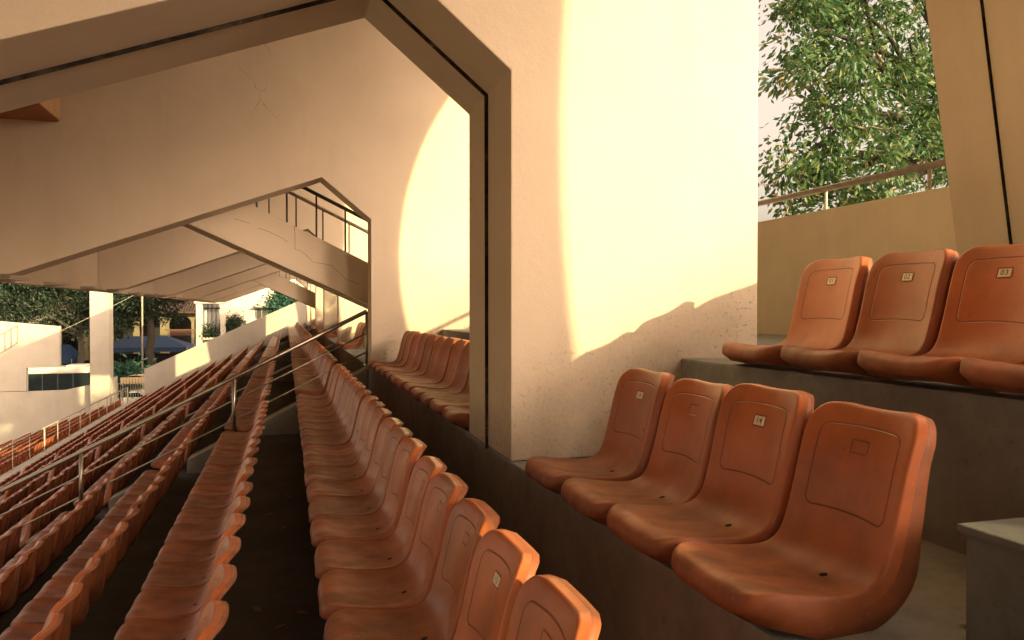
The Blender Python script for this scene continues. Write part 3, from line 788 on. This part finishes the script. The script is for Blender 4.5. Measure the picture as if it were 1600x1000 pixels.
# white building on the right with pipes
yw = 66
wb = tag(empty('white_building', (at(370, 480, yw)[0], yw, -8.3)), 'weathered cream building with grey pipes behind the end parapet', 'building')
def bpx(u0, v0, u1, v1, y0, y1, name, mat, **k):
    a = at(u0, v1, y0); c = at(u1, v0, y0)
    return part(MB().box((a[0], y0, a[2]), (c[0], y1, c[2])), name, mat, wb, **k)
bpx(352, 380, 620, 700, yw, yw+7, 'wall', M['white_plaster'])
bpx(345, 400, 351.8, 640, yw-1.2, yw-.5, 'pillar', M['white_plaster'])
bpx(307, 400, 315.5, 640, yw-1.2, yw-.4, 'pillar', M['white_plaster'])
bpx(303, 447, 352, 474, yw-1.35, yw-1.22, 'balcony_fascia', M['white_plaster'])
bpx(316, 527, 352, 531, yw-1.3, yw-.2, 'balcony_floor', M['white_plaster'])
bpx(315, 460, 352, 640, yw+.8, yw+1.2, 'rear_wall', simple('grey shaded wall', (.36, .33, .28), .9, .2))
MP = simple('grey pipe', (.40, .39, .36), .6, .12)
for k in range(4):
    u = 321+k*6.6; a = at(u, 530, yw+.3); c = at(u, 474, yw+.3)
    part(MB().tube([a, c], .15, 8), 'pipe', MP, wb, smooth=True)
bpx(316, 480.5, 345, 482.5, yw-.1, yw+.1, 'pipe_clamp', M['dark_rail'])
bpx(397, 479, 428, 481.5, yw-.5, yw-.003, 'canopy', simple('dark canopy slab', (.12, .10, .08), .9), )
bpx(399, 482, 427, 498, yw-.04, yw-.004, 'window', simple('dark louvre glass', (.05, .05, .045), .3))
for k in range(3):
    bpx(399.5+k*9, 482.5, 400.3+k*9, 498, yw-.08, yw-.042, 'window_bar', M['paint_rail'])
bpx(318, 455, 345, 462, yw-1.4, yw-1.352, 'vent_grille', M['dark_rail'])
# plants on the balcony and by the wall
def plant(blobs, label, n, size, mat, loc, name='plant', grp=None, droop=.2):
    root = tag(empty(name, loc), label, 'plant', grp); crown('foliage', mat, blobs, n, size, root, droop, int(abs(loc[0]*100)), 2.2)
    part(MB().tube([loc, (loc[0], loc[1], blobs[0][2])], .04, 5), 'stem', M['bark'], root); return root
p = at(332, 527, yw-.8); plant([(*at(u, 521, yw-.8), .32) for u in (320, 327, 334, 341)], 'dark potted greenery on the balcony below the pipes', 900, .2, M['dark_leaf'], p)
p = at(364, 540, yw-.6); plant([(*at(u, v, yw-.6), r) for u, v, r in ((362, 505, .26), (369, 502, .24), (366, 511, .30), (361, 513, .26))], 'grey green shrub against the cream building wall', 1300, .2, M['dark_leaf'], p)
# tents
MBL = N('blue tarpaulin'); MBL.col(MBL.ramp(MBL.noise(1.5, 4), [(.3, (.012, .030, .075)), (.7, (.020, .046, .105))])); MBL.rough(.55, .3); MBL = MBL.m
def tent(u0, u1, vr, ve, Y, label, depth=5):
    a = at(u0, ve, Y); c = at(u1, ve, Y); zr_ = at((u0+u1)/2, vr, Y)[2]; ze_ = a[2]; xm = (a[0]+c[0])/2; ym = Y+depth/2
    r = tag(empty('market_tent', (xm, ym, -8.3)), label, 'tent', 'blue market tents')
    e = [(a[0], Y, ze_), (c[0], Y, ze_), (c[0], Y+depth, ze_), (a[0], Y+depth, ze_)]
    rx = (c[0]-a[0])*.22; rd = [(xm-rx, ym, zr_), (xm+rx, ym, zr_)]
    mb = MB().add(e+rd, [(0, 1, 5, 4), (1, 2, 5), (2, 3, 4, 5), (3, 0, 4)]); part(mb, 'canopy', MBL, r)
    mb = MB()
    for i in range(4):
        p, q = Vector(e[i]), Vector(e[(i+1) % 4])
        mb.add([p, q, q-Vector((0, 0, .45)), p-Vector((0, 0, .45))], [(0, 1, 2, 3)])
    part(mb, 'valance', MBL, r)
    for p in e: part(MB().tube([p, (p[0], p[1], -8.3)], .05, 6), 'pole', M['paint_rail'], r)
    return r
tent(150, 292, 527, 544, 86, 'large dark blue market tent beside the tree trunk', 7)
tent(70, 112, 540, 562, 92, 'small blue tent between the stair tower and the column', 5)
# dark stalls under the tents
st = tag(empty('market_stall', (at(220, 560, 92)[0], 92, -8.3)), 'dark market stall in the shade of the large blue tent', 'stall')
a = at(150, 600, 93); c = at(300, 552, 93)
part(MB().box((a[0], 93.5, -8.3), (c[0], 94, c[2])), 'back_sheet', MDK, st)
for k in range(7):
    u = 165+k*18; q = at(u, 575, 90.5); part(MB().box((q[0], 90.5, -8.3), (q[0]+1.0, 91.5, -7.3+.25*(k % 3))), 'goods', simple('stall goods', [(.20, .14, .06), (.05, .06, .09), (.12, .04, .03)][k % 3], .8), st)
# bus
bu_y = 76; a = at(20, 609, bu_y); zb_ = -8.3; zr_ = at(60, 573.5, bu_y)[2]; xl_, xr_ = at(22, 590, bu_y)[0], at(139, 590, bu_y)[0]
bus = tag(empty('coach', ((xl_+xr_)/2, bu_y+1.25, -8.3)), 'white coach with a dark window band behind the low end wall', 'bus')
MW = simple('white coach paint', (.46, .42, .35), .35, .06, 2); MG = simple('tinted coach glass', (.010, .015, .016), .5, .3, 2, spec=.05)
hgt = zr_-zb_
part(MB().box((xl_, bu_y, zb_+.45), (xr_, bu_y+2.5, zb_+1.15)), 'lower_body', MW, bus, bevel=.06)
part(MB().box((xl_+.05, bu_y+.04, zb_+1.152), (xr_-.05, bu_y+2.46, zr_-.62)), 'window_band', MG, bus)
part(MB().box((xl_, bu_y, zr_-.618), (xr_, bu_y+2.5, zr_-.05)), 'roof', MW, bus, bevel=.16)
part(MB().box((xl_+3.9, bu_y+.3, zr_-.048), (xr_-.4, bu_y+2.2, zr_+.10)), 'roof_unit', MW, bus, bevel=.04)
for k in range(4):
    x = xl_+.9+k*(xr_-xl_-1)/4; part(MB().box((x, bu_y+.015, zb_+1.155), (x+.07, bu_y+.038, zr_-.622)), 'window_pillar', M['dark_rail'], bus)
for x in (xl_+1.3, xr_-1.4):
    w = part(MB().tube([(x, bu_y-.02, zb_+.48), (x, bu_y+.3, zb_+.48)], .48, 18), 'wheel', M['dark_rail'], bus)
# white car, cart and plants seen between the column and the parapet
cy = 72; q = at(203, 575, cy); cx0 = q[0]
car = tag(empty('parked_car', (cx0, cy+.85, -8.3)), 'pale parked car in front of the large blue tent', 'car')
zc = at(203, 583, cy)[2]
prof = [(-2.1, .35), (-2.15, .75), (-1.5, .92), (-.8, 1.42), (.7, 1.45), (1.35, .98), (2.1, .85), (2.15, .4)]
dz = -8.3
part(MB().prism_y([(cx0+x, dz+z) for x, z in prof], cy, cy+1.7), 'body', MW, car, bevel=.05)
part(MB().prism_y([(cx0-1.25, dz+.98), (cx0-.75, dz+1.36), (cx0+.65, dz+1.38), (cx0+1.1, dz+1.0)], cy-.012, cy-.003), 'side_window', MG, car)
for x in (-1.3, 1.3): part(MB().tube([(cx0+x, cy-.03, dz+.33), (cx0+x, cy+.2, dz+.33)], .33, 14), 'wheel', M['dark_rail'], car)
ky = 60; q = at(212, 596, ky)
ct = tag(empty('vending_cart', (q[0], ky+.6, -8.3)), 'vending cart with a beige scalloped awning beside the end parapet', 'cart')
MA = simple('beige awning cloth', (.52, .38, .22), .8, .12, 4); w2 = .85
mb = MB(); n = 10; aw = []
for i in range(n+1):
    t = math.pi*i/n; aw.append((q[0]-w2*1.15*math.cos(t), q[2]+.42*math.sin(t)))
for i in range(n): mb.add([(aw[i][0], ky, aw[i][1]), (aw[i+1][0], ky, aw[i+1][1]), (aw[i+1][0], ky+1.2, aw[i+1][1]), (aw[i][0], ky+1.2, aw[i][1])], [(0, 1, 2, 3)])
part(mb, 'awning', MA, ct, smooth=True)
mb = MB()
for i in range(10):
    x = q[0]-w2*1.15+i*.1955; mb.prism_y([(x, q[2]+.30), (x+.19, q[2]+.30), (x+.17, q[2]-.14), (x+.095, q[2]-.2), (x+.02, q[2]-.14)], ky-.02, ky-.004)
part(mb, 'scallops', MA, ct)
part(MB().box((q[0]-w2, ky+.1, -7.9), (q[0]+w2, ky+1.1, -7.0)), 'counter', simple('cart counter', (.30, .30, .27), .5), ct)
for sx in (-1, 1): part(MB().tube([(q[0]+sx*w2, ky+.1, -8.3), (q[0]+sx*w2, ky+.1, q[2])], .03, 6), 'pole', M['paint_rail'], ct)
p = at(187, 625, 62); plant([(*at(u, v, 62), r) for u, v, r in ((180, 580, .7), (192, 588, .6), (186, 598, .5), (205, 583, .5))], 'pale blue green leafy plant beside the vending cart', 1500, .34, M['teal_leaf'], (p[0], 62, -8.3))
fe = tag(empty('gate_fence', at(205, 610, 56)), 'thin grey bar fence closing the gap beside the end parapet', 'fence')
za = at(200, 600, 56)[2]; xa = at(176, 600, 56)[0]; xb = at(232, 600, 56)[0]
part(MB().box((xa, 56, za), (xb, 56.04, za+.05)), 'top_bar', M['paint_rail'], fe); part(MB().box((xa, 56, -8.1), (xb, 56.04, -8.05)), 'bottom_bar', M['paint_rail'], fe)
for k in range(15):
    x = xa+.02+(xb-xa-.06)*k/14; part(MB().tube([(x, 56.02, -8.05), (x, 56.02, za)], .014, 5), 'bar', M['paint_rail'], fe)
lp = tag(empty('lamp_pole', at(222, 560, 74)), 'slender grey pole beside the straight tree trunk', 'pole')
q = at(222, 460, 74); part(MB().tube([(q[0], 74, -8.3), (q[0], 74, q[2]+6)], [.09, .07], 8), 'shaft', M['paint_rail'], lp, smooth=True)
part(MB().tube([(q[0], 74, q[2]+6), (q[0]-1.2, 74, q[2]+6.4)], .05, 6), 'arm', M['paint_rail'], lp)
part(MB().box((q[0]-1.7, 73.85, q[2]+6.33), (q[0]-1.15, 74.15, q[2]+6.45)), 'lamp_head', M['paint_rail'], lp)
a = Vector(at(60, 533, 66)); c = Vector(at(300, 412, 66)); wp = []
for k in range(13):
    t = k/12; p = a.lerp(c, t); p.z -= .5*4*t*(1-t)*.35; wp.append(p)
o = MB().tube(wp, .012, 5).build('overhead_wire', M['pale_concrete']); tag(o, 'pale overhead wire slanting across the dark trees', 'wire')
